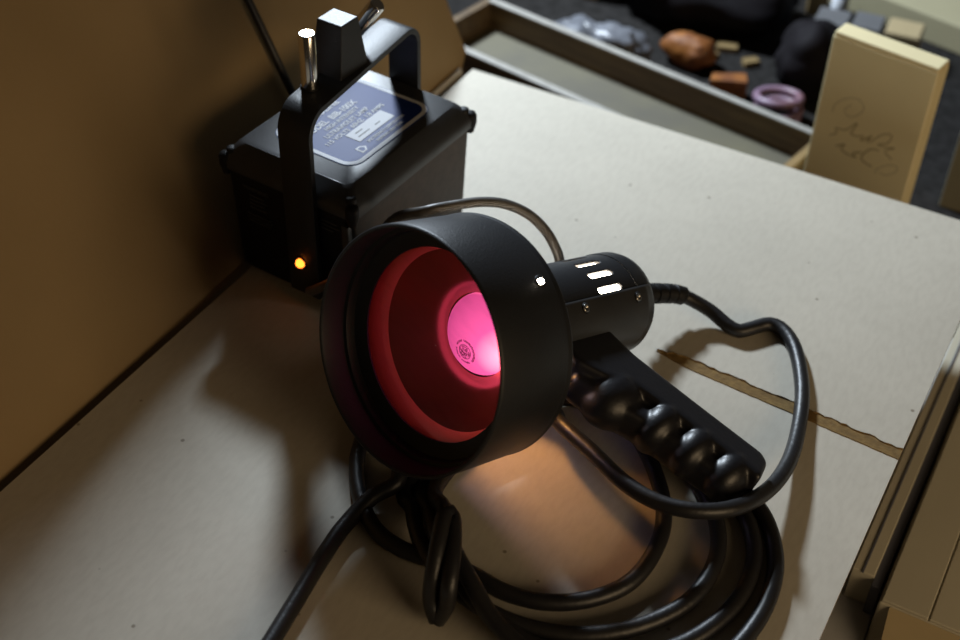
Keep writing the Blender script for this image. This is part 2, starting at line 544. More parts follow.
# the sheet with a shallow slot left open where the liner tore away
SX0, SX1, SY0, SY1 = -0.2495, 0.250, -0.75, 0.535
card_slab('liner', [(SX0, SY0), (SX1, SY0), (SX1, SY1), (SX0, SY1)], -0.004, 0.0, M_SHEET, M_EDGE, sheet)
rs = random.Random(3)
NT = 46
nearE, farE = [], []
for k in range(NT + 1):
    f = k / NT
    x = 0.064 + f * (0.250 - 0.064)
    yc = 0.2555 - 0.0125 * f
    w = 0.0048 * min(1.0, 0.15 + f * 7)
    nearE.append((x, yc - w + rs.uniform(-0.0003, 0.0003)))
    farE.append((x, yc + w * (1.05 if k > 2 else 0.5) + rs.uniform(-0.0010, 0.0009)))
bm = bmesh.new()
zs = 0.0006
for k in range(NT):
    q = [bm.verts.new((*p, zs)) for p in (nearE[k], nearE[k + 1], farE[k + 1], farE[k])]
    bm.faces.new(q)
bmesh.ops.remove_doubles(bm, verts=bm.verts[:], dist=1e-6)
ext = bmesh.ops.extrude_face_region(bm, geom=bm.faces[:])
for v in ext['geom']:
    if isinstance(v, bmesh.types.BMVert):
        v.co.z -= 0.0012
from_bm('torn_strip', bm, M_TORN, sheet)['label'] = 'brown torn strip with ragged edge'
bm = bmesh.new()
for k in range(NT):
    (x0, y0), (x1, y1) = farE[k], farE[k + 1]
    h0 = 0.0012 + 0.0006 * rs.random()
    vs = [bm.verts.new(p) for p in ((x0, y0 - 0.0004, 0.0004), (x1, y1 - 0.0004, 0.0004), (x1, y1 + 0.0003, h0), (x0, y0 + 0.0003, h0),
                                     (x0, y0 + 0.0012, 0.0001), (x1, y1 + 0.0012, 0.0001))]
    bm.faces.new((vs[0], vs[1], vs[2], vs[3]))
    bm.faces.new((vs[3], vs[2], vs[5], vs[4]))
from_bm('torn_lip', bm, M_TORN, sheet)

# leaning panel: folded up along x = -0.543 and tipped 25 degrees outwards
LEAN = math.radians(25)
pm = Matrix.Translation((-0.5440, 0.0, -0.016)) @ Matrix.Rotation(-LEAN, 4, 'Y')
panel = empty('leaning_cardboard', mw=pm)
tag(panel, 'tall brown cardboard panel leaning back behind the black transformer', 'cardboard')
bm = bmesh.new()
ply = [(-0.35, 0.0), (0.978, 0.0), (0.984, 0.016), (0.999, 0.026), (0.999, 0.36), (-0.35, 0.36)]
A = [bm.verts.new((0, y, z)) for y, z in ply]
B = [bm.verts.new((-0.005, y, z)) for y, z in ply]
bm.faces.new(A)
bm.faces.new(list(reversed(B)))
for i in range(len(ply)):
    j = (i + 1) % len(ply)
    bm.faces.new((A[i], A[j], B[j], B[i]))
from_bm('board', bm, M_KRAFT, panel)
tag(box('edge_strip', (0.0, 0.90, 0.013), (0.0045, 0.977, 0.0185), M_PALE_EDGE, panel, 0.0008))

# ------------------------------------------------------------------ transformer box
BX, BY, BR = -0.4860, 0.699, math.radians(-4)
tr = empty('transformer_box', (BX, BY, 0.0), BR)
tag(tr, 'black transformer case with blue label, strap handle and lit orange neon', 'transformer')
HX, HY = 0.0600, 0.0765


def tapered(name, rings, material, parent, r=0.006):
    bm = bmesh.new()
    R_ = []
    for z, inset, rad in rings:
        R_.append([bm.verts.new((x, y, z)) for x, y in rrect(-HX + inset, -HY + inset, HX - inset, HY - inset, rad)])
    for A, B in zip(R_, R_[1:]):
        n = len(A)
        for k in range(n):
            j = (k + 1) % n
            bm.faces.new((A[k], A[j], B[j], B[k]))
    bm.faces.new(list(reversed(R_[0])))
    bm.faces.new(R_[-1])
    o = from_bm(name, bm, material, parent, True)
    o.data.set_sharp_from_angle(angle=math.radians(35))
    return o


case = tapered('case', [(0.002, 0.006, 0.005), (0.006, 0.004, 0.005), (0.096, 0.0015, 0.005)], M_BOXBLK, tr)
case.data.materials.append(M_BOXSIDE)
for p in case.data.polygons:
    if p.normal.x > 0.8:
        p.material_index = 1
lid = tapered('lid', [(0.095, -0.0015, 0.006), (0.101, -0.002, 0.006), (0.105, 0.0, 0.006), (0.113, 0.0065, 0.007), (0.1155, 0.0095, 0.008)], M_LID, tr)
for sx in (-1, 1):
    for sy in (-1, 1):
        lathe('corner_lug', [(0.089, 0.003), (0.097, 0.0052), (0.1035, 0.0052), (0.1060, 0.004), (0.1065, 0.0005)], M_BOXBLK, tr, 20,
              mw=Matrix.Translation((sx * (HX - 0.0018), sy * (HY - 0.0018), 0)))
        lathe('lid_screw', [(0.1045, 0.0042), (0.1095, 0.0042), (0.1105, 0.003), (0.1105, 0.0003)], M_BLACK2, tr, 16,
              mw=Matrix.Translation((sx * (HX - 0.0055), sy * (HY - 0.0055), 0)))
        lathe('foot', [(0.0, 0.004), (0.0, 0.0065), (0.0035, 0.0065), (0.0035, 0.001)], M_RUBBER, tr, 16, cap=True,
              mw=Matrix.Translation((sx * (HX - 0.014), sy * (HY - 0.014), 0)))
# ribbed clasp beside the near right corner
box('side_clip', (HX - 0.010, -HY - 0.0015, 0.060), (HX - 0.004, -HY + 0.004, 0.088), M_LID, tr, 0.0008)

# label
lz = 0.1156
lab = prism('label', rrect(-0.038, -0.049, 0.0405, 0.052, 0.013), lz - 0.0003, lz + 0.0003, M_BLUE, tr)
lab['label'] = 'blue label with white border and white print'
bm = bmesh.new()
o1 = rrect(-0.0375, -0.0485, 0.0400, 0.0515, 0.0125)
o2 = rrect(-0.0345, -0.0450, 0.0365, 0.0480, 0.0095)
V1 = [bm.verts.new((x, y, lz + 0.00045)) for x, y in o1]
V2 = [bm.verts.new((x, y, lz + 0.00045)) for x, y in o2]
for k in range(len(V1)):
    j = (k + 1) % len(V1)
    bm.faces.new((V1[k], V1[j], V2[j], V2[k]))
from_bm('border', bm, M_WHITE, lab)
RZ = Matrix.Rotation(math.pi / 2, 4, 'Z')


def ltext(body, x, y, size, width=1.0, bold=0.0):
    return text('lettering', body, size, M_WHITE, lab, Matrix.Translation((x, y, lz + 0.0005)) @ RZ, 'LEFT', bold, width)


ltext('SPECTROLINE', -0.0220, -0.036, 0.0082, 1.02, 0.00022)
ltext('MODEL  BIB-100X', -0.0113, -0.036, 0.0082, 0.93, 0.00022)
ltext('HIGH INTENSITY', -0.0050, -0.021, 0.0056, 0.93, 0.0001)
ltext('ULTRAVIOLET LAMP', 0.0017, -0.029, 0.0062, 0.90, 0.0001)
ltext('115 VOLTS  60HZ  1.8 AMPS', 0.0080, -0.037, 0.0056, 1.02, 0.0001)
ltext('SPECTRONICS CORPORATION', 0.0289, -0.015, 0.0040, 0.80, 0.00005)
ltext('WESTBURY, NEW YORK', 0.0335, -0.010, 0.0036, 0.80, 0.00005)
prism('serial_plate', [(0.0095, -0.0185), (0.0230, -0.0185), (0.0230, 0.0245), (0.0095, 0.0245)], lz + 0.0003, lz + 0.0006, M_WHITE, lab)
for k, (x, y0, y1) in enumerate(((0.0135, -0.012, -0.004), (0.0180, -0.014, -0.001), (0.0180, 0.006, 0.012))):
    prism('serial_print', [(x, y0), (x + 0.0012, y0), (x + 0.0012, y1), (x, y1)], lz + 0.0006, lz + 0.0007, M_GREYPRINT, lab)
# maker's mark: an outlined small square with a notch
prism('maker_mark', [(0.0260, -0.0285), (0.0335, -0.0285), (0.0335, -0.0235), (0.0297, -0.0200), (0.0260, -0.0235)], lz + 0.0003, lz + 0.0005, M_WHITE, lab)
prism('maker_mark_inset', [(0.0275, -0.0270), (0.0322, -0.0270), (0.0322, -0.0240), (0.0297, -0.0222), (0.0275, -0.0240)], lz + 0.0005, lz + 0.0006, M_BLUE, lab)

# strap handle: one bent band from the near face up and over to the far face
hw, ht = 0.0138, 0.0040
path = []
y0, y1, zt, rr_ = -HY - 0.0035, HY - 0.004, 0.168, 0.017
path.append((y0, 0.012))
path.append((y0, zt - rr_))
for k in range(1, 9):
    t = math.pi - (math.pi / 2) * k / 8
    path.append((y0 + rr_ + rr_ * math.cos(t), zt - rr_ + rr_ * math.sin(t)))
for k in range(0, 9):
    t = math.pi / 2 - (math.pi / 2) * k / 8
    path.append((y1 - rr_ + rr_ * math.cos(t), zt - rr_ + rr_ * math.sin(t)))
path.append((y1, 0.106))
bm = bmesh.new()
prev = None
for i, (y, z) in enumerate(path):
    a = path[max(i - 1, 0)]
    b = path[min(i + 1, len(path) - 1)]
    d = Vector((b[0] - a[0], b[1] - a[1])).normalized()
    nrm = Vector((-d.y, d.x))
    prf = [(-hw, -ht / 2), (-hw + 0.001, -ht / 2 - 0.0004), (hw - 0.001, -ht / 2 - 0.0004), (hw, -ht / 2), (hw, ht / 2), (hw - 0.001, ht / 2 + 0.0004), (-hw + 0.001, ht / 2 + 0.0004), (-hw, ht / 2)]
    ring = [bm.verts.new((x + 0.0155 - 0.113 * (y - y0), y + nrm.x * q, z + nrm.y * q)) for x, q in prf]
    if prev:
        for k in range(8):
            j = (k + 1) % 8
            bm.faces.new((prev[k], prev[j], ring[j], ring[k]))
    else:
        bm.faces.new(ring)
    prev = ring
bm.faces.new(list(reversed(prev)))
strap = from_bm('handle_strap', bm, M_BLACK, tr, True)
strap.data.set_sharp_from_angle(angle=math.radians(35))
strap['label'] = 'black bent metal strap handle'

# chrome post, black wedge block and slanting chrome lever on the strap
lathe('chrome_post', [(0.0, 0.0), (0.0, 0.0062), (0.042, 0.0062), (0.0435, 0.0052), (0.0437, 0.0)], M_CHROME, tr, 32,
      mw=Matrix.Translation((0.0045, -0.0480, 0.1685)), sharp=40)['label'] = 'upright chrome post'
lathe('post_collar', [(0.0, 0.0070), (0.003, 0.0070), (0.003, 0.006)], M_BLACK2, tr, 24, mw=Matrix.Translation((0.0045, -0.0480, 0.1685)))
bm = bmesh.new()
zb, zt2 = 0.1695, 0.2085
lo = [bm.verts.new((x, y, zb)) for x, y in ((-0.0090, -0.0300), (0.0175, -0.0300), (0.0175, 0.0020), (-0.0090, 0.0020))]
hi = [bm.verts.new((x, y, zt2)) for x, y in ((-0.0070, -0.0230), (0.0145, -0.0230), (0.0145, -0.0040), (-0.0070, -0.0040))]
bm.faces.new(list(reversed(lo)))
bm.faces.new(hi)
for k in range(4):
    j = (k + 1) % 4
    bm.faces.new((lo[k], lo[j], hi[j], hi[k]))
bmesh.ops.bevel(bm, geom=bm.edges[:], offset=0.0008, segments=2, profile=0.5, affect='EDGES')
from_bm('wedge_block', bm, M_BLACK, tr)['label'] = 'black tapered block'
p0, p1 = Vector((-0.014, 0.016, 0.1690)), Vector((0.0120, 0.0225, 0.2060))
q = (p1 - p0).to_track_quat('Z', 'Y').to_matrix().to_4x4()
ln = (p1 - p0).length
lathe('chrome_lever', [(0, 0.0), (0, 0.006), (ln - 0.0015, 0.006), (ln, 0.005), (ln, 0.0)], M_CHROME, tr, 32,
      mw=Matrix.Translation(p0) @ q, sharp=40)['label'] = 'slanting chrome lever'

# neon lamp and printing on the near face
lathe('neon_lens', [(0.0, 0.0036), (0.003, 0.0036), (0.0045, 0.0026), (0.0052, 0.0004)], M_NEON, tr, 24,
      mw=Matrix.Translation((0.0135, -HY - 0.0045, 0.0405)) @ Matrix.Rotation(math.pi / 2, 4, 'X'))['label'] = 'lit orange neon lens'
lathe('neon_bezel', [(0.0, 0.0062), (0.002, 0.0062), (0.0025, 0.0045)], M_BLACK2, tr, 24,
      mw=Matrix.Translation((0.0135, -HY - 0.0040, 0.0405)) @ Matrix.Rotation(math.pi / 2, 4, 'X'))
RX = Matrix.Rotation(math.pi / 2, 4, 'X')
fy = -HY + 0.0012
text('warning_print', 'WARNING', 0.0048, M_GREYPRINT, tr, Matrix.Translation((-0.0435, fy - 0.0002, 0.0815)) @ RX, 'LEFT', 0.0001, 1.05)


def print_lines(x, z, lens, h, gap):
    for ln_ in lens:
        box('print_line', (x, fy - 0.0002, z), (x + ln_, fy + 0.001, z + h), M_GREYPRINT, tr)
        z -= gap


print_lines(-0.038, 0.0765, (0.014, 0.016, 0.013, 0.015), 0.0012, 0.0036)
print_lines(-0.041, 0.0590, (0.022, 0.023, 0.021), 0.0008, 0.0030)
print_lines(0.0300, 0.0830, (0.014, 0.016, 0.010), 0.0012, 0.0036)

# mains cord rising behind the case, up the panel
cord = tube('mains_cord', [(-0.548, 0.7600, 0.006), (-0.562, 0.7585, 0.036), (-0.5725, 0.7565, 0.062), (-0.5860, 0.7550, 0.0905), (-0.6010, 0.7535, 0.1245), (-0.6160, 0.7520, 0.1580), (-0.6350, 0.7500, 0.2000), (-0.672, 0.748, 0.280), (-0.690, 0.746, 0.318)], 0.0033, M_RUBBER)
tag(cord, 'thin dark cord running straight up the brown cardboard panel', 'cord')

# ------------------------------------------------------------------ hand lamp
LC = Vector((-0.3169, 0.5020, 0.1155))
LW = Vector((0.2773, 0.8986, -0.34)).normalized()
tipw = Vector((-0.1176, 0.6104, 0.022))
v_ = tipw - (LC + LW * 0.15)
LD = (v_ - LW * v_.dot(LW)).normalized()
LS = LW.cross(LD)
LM = Matrix((LD, LS, LW)).transposed().to_4x4()
LM.translation = LC
lamp = empty('hand_lamp', mw=LM)     # local: x = grip direction, y = underside, z = rearwards along the axis
tag(lamp, 'black hand lamp with wide hood, red filter glass and moulded pistol grip', 'lamp')

hood = lathe('hood', [(0.0645, 0.0745), (0.0645, 0.0765), (0.0640, 0.0783), (0.0625, 0.0788), (0.0605, 0.0780), (0.0595, 0.0784), (0.0015, 0.0786), (0.0003, 0.0783),
                      (-0.0004, 0.0774), (0.0, 0.0764), (0.0012, 0.0758), (0.0180, 0.0750), (0.0185, 0.0728), (0.0200, 0.0722), (0.0245, 0.0715), (0.0252, 0.0690), (0.0262, 0.0614),
                      (0.0275, 0.0614), (0.0275, 0.0750)], M_BLACK, lamp, 128, close=True, sharp=50)
hood['label'] = 'wide black crackle-painted hood'
lathe('filter_glass', [(0.0266, 0.0618), (0.0266, 0.0004)], M_FILTER, lamp, 64)['label'] = 'dark red round filter glass'
lathe('reflector_rim', [(0.0272, 0.0624), (0.0385, 0.0606), (0.0430, 0.0578), (0.0432, 0.0592), (0.0390, 0.0622), (0.0275, 0.0645)], M_RIM, lamp, 96, close=True)['label'] = 'pale inner wall between filter and reflector'
pr = [(0.0425, 0.0580), (0.0480, 0.0520), (0.0540, 0.0440), (0.0600, 0.0365), (0.0660, 0.0275)]
lathe('reflector', pr + [(0.0675, 0.0295), (0.0450, 0.0592), (0.0400, 0.0618)], M_REFLECT, lamp, 96, close=True)['label'] = 'bright metal reflector bowl'
# bulb crown
pr = []
for k in range(17):
    t = math.radians(90 * k / 16)
    pr.append((0.070 - 0.0165 * math.cos(t), max(0.0270 * math.sin(t), 0.0001)))
bulb = lathe('bulb', pr + [(0.0805, 0.0270)], M_BULB, lamp, 64)
lathe('bulb_light_stop', [(0.0800, 0.0004), (0.0800, 0.0268), (0.0870, 0.0282), (0.0870, 0.0004)], M_BLACK2, lamp, 32)  # unseen black cap added to stop the crown's glow leaking backwards
bulb['label'] = 'glowing round bulb crown with a printed ring mark'


def stamp_pt(u, v):
    """point just proud of the crown; u, v across the axis, mark centre at STAMP"""
    x, y = STAMP[0] + u, STAMP[1] + v
    return Vector((x, y, 0.0698 - 0.0166 * math.sqrt(max(0.0, 1 - (x * x + y * y) / 0.0270 ** 2))))


# ring mark: a mottled disc and short strokes round it, set a little off the crown
bm = bmesh.new()
rs = random.Random(5)
for k in range(150):
    a, r = rs.uniform(0, 6.283), 0.0045 * math.sqrt(rs.random())
    w, h = rs.uniform(0.0002, 0.0006), rs.uniform(0.00012, 0.00025)
    u, v = r * math.cos(a), r * math.sin(a)
    bm.faces.new([bm.verts.new(stamp_pt(u + p, v + q)) for p, q in ((-w, -h), (w, -h), (w, h), (-w, h))])
for k in range(30):
    a0, a1 = k * 6.283 / 30, (k + 1.1) * 6.283 / 30
    bm.faces.new([bm.verts.new(stamp_pt(r * math.cos(a), r * math.sin(a))) for r, a in ((0.0047, a0), (0.0051, a0), (0.0051, a1), (0.0047, a1))])
from_bm('ring_mark', bm, M_STAMP, bulb)
bm = bmesh.new()
for k in range(44):
    if k in (3, 4, 12, 20, 21, 28):
        continue
    a = k * 6.283 / 44
    for q in range(2):
        aa = a + q * 0.05 + rs.uniform(-0.02, 0.02)
        r0, r1 = 0.0066 + rs.uniform(0, 0.0005), 0.0080 + rs.uniform(0, 0.0004)
        bm.faces.new([bm.verts.new(stamp_pt(r * math.cos(b), r * math.sin(b))) for r, b in ((r0, aa), (r1, aa), (r1, aa + 0.05), (r0, aa + 0.05))])
from_bm('ring_print', bm, M_STAMP, bulb)

# body: vented cover with real slots, ending in a rounded cap
RB = 0.0360


def curved_patch(name, s0, s1, p0, p1, r0, r1, material, holes=(), ds=0.0015, dp=2.0, edge=0.0):
    """thick curved sheet round the axis with rectangular openings (s0,s1,phi0,phi1)"""
    ns = max(1, round((s1 - s0) / ds))
    np_ = max(1, round((p1 - p0) / dp))
    bm = bmesh.new()
    grid = {}

    def vert(i, j):
        if (i, j) not in grid:
            s = s0 + (s1 - s0) * i / ns
            t = math.radians(p0 + (p1 - p0) * j / np_)
            grid[(i, j)] = bm.verts.new((r1 * math.cos(t), r1 * math.sin(t), s))
        return grid[(i, j)]
    for i in range(ns):
        for j in range(np_):
            s = s0 + (s1 - s0) * (i + 0.5) / ns
            p = p0 + (p1 - p0) * (j + 0.5) / np_
            skip = False
            for (a, b, c, d) in holes:
                if a < s < b and c < p < d:
                    # rounded slot ends
                    hw_ = (d - c) / 2
                    pc = (c + d) / 2
                    rad = math.radians(hw_) * r1
                    e = max(0.0, max(a + rad - s, s - (b - rad)))
                    if e <= 0 or e * e + (math.radians(p - pc) * r1) ** 2 < rad * rad * 1.15:
                        skip = True
            if skip:
                continue
            bm.faces.new((vert(i, j), vert(i, j + 1), vert(i + 1, j + 1), vert(i + 1, j)))
    bmesh.ops.recalc_face_normals(bm, faces=bm.faces[:])
    f0 = bm.faces[0]
    cn = f0.calc_center_median()
    if f0.normal.dot(Vector((cn.x, cn.y, 0))) < 0:
        bmesh.ops.reverse_faces(bm, faces=bm.faces[:])
    o = from_bm(name, bm, material, lamp, True)
    so = o.modifiers.new('thick', 'SOLIDIFY')
    so.thickness = r1 - r0
    so.offset = -1
    return o


slots = [(0.1525, 0.1785, pc - 4.0, pc + 4.0) for pc in (-66.5, -86.5, -106.5, -126.5, -146.5, -166.5, -186.5, -206.5, -226.5)]
curved_patch('vented_cover', 0.108, 0.1935, -300, -60, RB - 0.0025, RB, M_BLACK, slots, ds=0.0007, dp=0.7)['label'] = 'black cover with short vent slots'
sad = curved_patch('saddle', 0.108, 0.2060, -61.5, 61.5, RB - 0.001, RB + 0.0012, M_SADDLE, (), ds=0.006, dp=3.0)
sad['label'] = 'satin black saddle plate of the grip'
lathe('end_cap', [(0.1940, RB - 0.004), (0.1940, RB + 0.0004), (0.2060, RB + 0.0002), (0.2110, RB - 0.0012), (0.2145, RB - 0.0045), (0.2160, RB - 0.010), (0.2165, 0.006), (0.2165, 0.0005)],
      M_BLACK, lamp, 64, sharp=50)
lathe('lamp_holder', [(0.1020, 0.0005), (0.1020, 0.018), (0.1250, 0.0325), (0.1300, 0.0325), (0.1300, 0.0005)], M_BLACK2, lamp, 32)
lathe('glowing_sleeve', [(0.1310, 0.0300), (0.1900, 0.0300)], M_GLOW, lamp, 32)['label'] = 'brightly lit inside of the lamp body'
# cage bars between hood and body: light from the bulb spills out between them
for k in range(4):
    t = math.radians(10 + 100 * k)
    d = Vector((math.cos(t), math.sin(t), 0))
    tube('cage_bar', [d * 0.0755 + Vector((0, 0, 0.0615)), d * 0.0600 + Vector((0, 0, 0.0700)), d * 0.0350 + Vector((0, 0, 0.1100))], 0.0022, M_BLACK2, lamp, 8, raw=True)
# added unseen shield: holds bulb spill to the grip side and a narrow top gap
for a0, a1 in ((112, 206), (256, 344)):
    lathe('spill_shield', [(0.0630, 0.0752), (0.0655, 0.0745), (0.0900, 0.0450), (0.1090, 0.0352), (0.1090, 0.0340), (0.0890, 0.0435), (0.0640, 0.0735)], M_BLACK2, lamp, 24, close=True, a0=a0, a1=a1)
# screws on the saddle
for s, ph in ((0.132, -52), (0.190, -50), (0.132, 52), (0.190, 52)):
    t = math.radians(ph)
    d = Vector((math.cos(t), math.sin(t), 0))
    mw = Matrix.Translation(d * (RB + 0.0008) + Vector((0, 0, s))) @ d.to_track_quat('Z', 'X').to_matrix().to_4x4()
    sc = lathe('screw', [(0.0, 0.0029), (0.0011, 0.0029), (0.0015, 0.0023), (0.0010, 0.0014), (0.0004, 0.0003)], M_STEEL, lamp, 20, mw=mw)
    lathe('washer', [(0.0, 0.0034), (0.0007, 0.0040), (0.0008, 0.0027)], M_BLACK2, lamp, 20, mw=mw)
# white glint on the hood, painted as a glowing patch with a rim
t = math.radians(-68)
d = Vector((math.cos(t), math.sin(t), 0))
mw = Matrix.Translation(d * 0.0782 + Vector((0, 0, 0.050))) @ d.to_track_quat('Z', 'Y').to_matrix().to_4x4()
prism('hood_glint', [(0.0022 * math.cos(a * 0.5236) * (0.75 + 0.35 * ((a * 7) % 3) / 2), 0.0028 * math.sin(a * 0.5236)) for a in range(12)], 0.0, 0.0006, M_GLOW, lamp, mw=mw)['label'] = 'small glowing patch painting a white glint on the hood'
lathe('glint_rim', [(0.0, 0.0044), (0.0007, 0.0042), (0.0007, 0.0030)], M_BLACK2, lamp, 20, mw=mw)

# grip: block with four finger swells, fused
gp = [(0.020, 0.160), (0.058, 0.1605), (0.110, 0.172), (0.160, 0.1840), (0.1680, 0.1800), (0.1760, 0.1600), (0.1690, 0.1590), (0.120, 0.1470), (0.080, 0.1340), (0.068, 0.118), (0.050, 0.1060), (0.020, 0.1080)]
bm = bmesh.new()
A = [bm.verts.new((d_, -0.0135, s_)) for d_, s_ in gp]
B = [bm.verts.new((d_, 0.0125, s_)) for d_, s_ in gp]
bm.faces.new(A)
bm.faces.new(list(reversed(B)))
for k in range(len(gp)):
    j = (k + 1) % len(gp)
    bm.faces.new((A[k], A[j], B[j], B[k]))
bmesh.ops.recalc_face_normals(bm, faces=bm.faces[:])
bmesh.ops.bevel(bm, geom=bm.edges[:], offset=0.0045, segments=3, profile=0.5, affect='EDGES', clamp_overlap=True)
gp2 = [(0.052, 0.104), (0.078, 0.1095), (0.108, 0.1265), (0.134, 0.1350), (0.160, 0.1435), (0.1715, 0.1490), (0.1710, 0.165), (0.052, 0.145)]
A = [bm.verts.new((d_, -0.0060, s_)) for d_, s_ in gp2]
B = [bm.verts.new((d_, 0.0170, s_)) for d_, s_ in gp2]
fs = [bm.faces.new(A), bm.faces.new(list(reversed(B)))]
for k in range(len(gp2)):
    j = (k + 1) % len(gp2)
    fs.append(bm.faces.new((A[k], A[j], B[j], B[k])))
bmesh.ops.recalc_face_normals(bm, faces=fs)
bmesh.ops.bevel(bm, geom=list({e for f in fs for e in f.edges}), offset=0.005, segments=3, profile=0.5, affect='EDGES', clamp_overlap=True)
for (d_, s_, rd, rs_, ry) in ((0.0740, 0.1300, 0.0215, 0.0255, 0.0195), (0.1070, 0.1430, 0.0135, 0.0215, 0.0185), (0.1320, 0.1515, 0.0135, 0.0215, 0.0180), (0.1570, 0.1600, 0.0140, 0.0215, 0.0175)):
    m = Matrix.Translation((d_, ry - 0.0142, s_)) @ Matrix.Rotation(math.radians(-12), 4, 'Y') @ Matrix.Diagonal((rd, ry, rs_, 1))
    bmesh.ops.create_uvsphere(bm, u_segments=24, v_segments=16, radius=1.0, matrix=m)
grip = from_bm('grip', bm, M_GRIP, lamp, True)
rm = grip.modifiers.new('fuse', 'REMESH')
rm.mode = 'VOXEL'
rm.voxel_size = 0.0010
rm.use_smooth_shade = True
sm = grip.modifiers.new('soften', 'SMOOTH')
sm.factor = 0.5
sm.iterations = 14
grip['label'] = 'black moulded pistol grip with finger swells'

# ribbed strain relief at the tail
pr = [(0.0, 0.0), (0.0, 0.0088)]
for k in range(6):
    s = 0.003 + k * 0.0052
    pr += [(s, 0.0086 - 0.0002 * k), (s + 0.0004, 0.0068), (s + 0.0016, 0.0068), (s + 0.0020, 0.0085 - 0.0002 * k)]
pr += [(0.0355, 0.0072), (0.0370, 0.0050)]
SR0 = Vector(LAMP_CABLE[0])
sloc = LM.inverted() @ SR0
bm = bmesh.new()
rings = []
curve = resample(LAMP_CABLE[0:4], 0.001)
cl = [0.0]
for a, b in zip(curve, curve[1:]):
    cl.append(cl[-1] + (b - a).length)


def along(s):
    for i in range(len(cl) - 1):
        if cl[i + 1] >= s:
            f = (s - cl[i]) / max(cl[i + 1] - cl[i], 1e-9)
            return curve[i].lerp(curve[i + 1], f), (curve[i + 1] - curve[i]).normalized()
    return curve[-1], (curve[-1] - curve[-2]).normalized()


inv = LM.inverted()
for s, r in [(-0.006, 0.0090), (0.0, 0.0088)] + [(s * 1.75, r) for s, r in pr[2:]]:
    p, t = along(max(s, 0.0))
    if s < 0:
        p = p + t * s
    u = t.cross(Vector((0, 0, 1))).normalized()
    w = t.cross(u)
    rings.append([bm.verts.new(inv @ (p + r * (math.cos(a * 0.3927) * u + math.sin(a * 0.3927) * w))) for a in range(16)])
for A, B in zip(rings, rings[1:]):
    for k in range(16):
        j = (k + 1) % 16
        bm.faces.new((A[k], A[j], B[j], B[k]))
bm.faces.new(rings[0])
bm.faces.new(rings[-1])
sr = from_bm('strain_relief', bm, M_BLACK2, lamp, True)
sr.data.set_sharp_from_angle(angle=math.radians(40))
sr['label'] = 'ribbed black cable boot'

# light spilling from behind the bulb through the open cage
ld = bpy.data.lights.new('bulb_spill', 'POINT')
ld.energy = 0.26
ld.color = (1.0, 0.45, 0.12)
ld.shadow_soft_size = 0.005
lo_ = bpy.data.objects.new('bulb_spill', ld)
COL.objects.link(lo_)
lo_.parent = lamp
lo_.location = (0, 0, 0.0925)

# ------------------------------------------------------------------ cables
CR = 0.0054
run = [Vector((p.x, p.y, max(p.z, CR + 0.0001))) for p in resample(LAMP_CABLE, 0.004)]
cable = tube('lamp_cable', run, CR, M_RUBBER, n=12, raw=True)
tag(cable, 'thick black rubber cable looped under the hand lamp in a coil', 'cable')
arch = tube('transformer_cable', ARCH_CABLE, 0.0037, M_GREYCABLE, n=12, step=0.004)
tag(arch, 'cable arching from the transformer case over the hood to the lamp', 'cable')
loop = tube('cable_loop', TIE_LOOP, 0.0052, M_RUBBER, n=12, step=0.003)
tag(loop, 'short doubled black loop binding the coil below the hood', 'cable')

# ------------------------------------------------------------------ things on the side bench
BZ = -0.135
tray = empty('wooden_tray', (-0.461, 1.160, BZ), math.radians(-10.2))
tag(tray, 'long shallow wooden tray with pale bottom and pale rims', 'tray')
TL, TW, TH = 0.216, 0.052, 0.055
box('bottom', (-TL, -TW, 0.0), (TL, TW, 0.022), M_TRAYFLOOR, tray)
for nm, lo, hi in (('long_side', (-TL, TW - 0.002, 0.0), (TL, TW + 0.006, TH)), ('long_side', (-TL, -TW - 0.006, 0.0), (TL, -TW + 0.002, TH)),
                   ('end_board', (-TL - 0.006, -TW - 0.006, 0.0), (-TL + 0.003, TW + 0.006, TH)), ('end_board', (TL - 0.003, -TW - 0.006, 0.0), (TL + 0.006, TW + 0.006, TH))):
    s = box(nm, lo, hi, M_WOOD if lo[0] < 0 else M_WOODLIT, tray, 0.0006)
    if nm == 'long_side':
        box('rim', (lo[0] - 0.0004, lo[1] - 0.0004, TH - 0.001), (hi[0] + 0.0004, hi[1] + 0.0004, TH + 0.001), M_WOODEDGE, s)

# cream gift box standing on end
gb = empty('gift_box', (-0.184, 1.098, BZ), math.radians(-10))
tag(gb, 'cream cardboard gift box standing upright with faint script writing', 'box')
GH = 0.207
box('carton', (-0.0515, 0.0, 0.0), (0.0510, 0.024, GH - 0.004), M_CREAM, gb, 0.0015)
box('lid_flap', (-0.0510, 0.001, GH - 0.005), (0.0505, 0.023, GH), M_CREAM, gb, 0.0015)
ink = empty('script_writing', (0, 0.0, 0))
ink.scale = (1, 0.18, 1)
ink.parent = gb


def stroke(pts, r=0.00035):
    # pts as x, z on the face
    tube('pen_stroke', [(x, 0.0, z) for x, z in pts], r, M_INK, ink, 6, 0.002)


SC = 0.1015 / 557 * 0.97
def face(l):
    return [(-0.0515 + 0.0045 + x * SC * 1.05, 0.150 - (y - 0.30 * x) * SC * 0.98) for x, y in l]


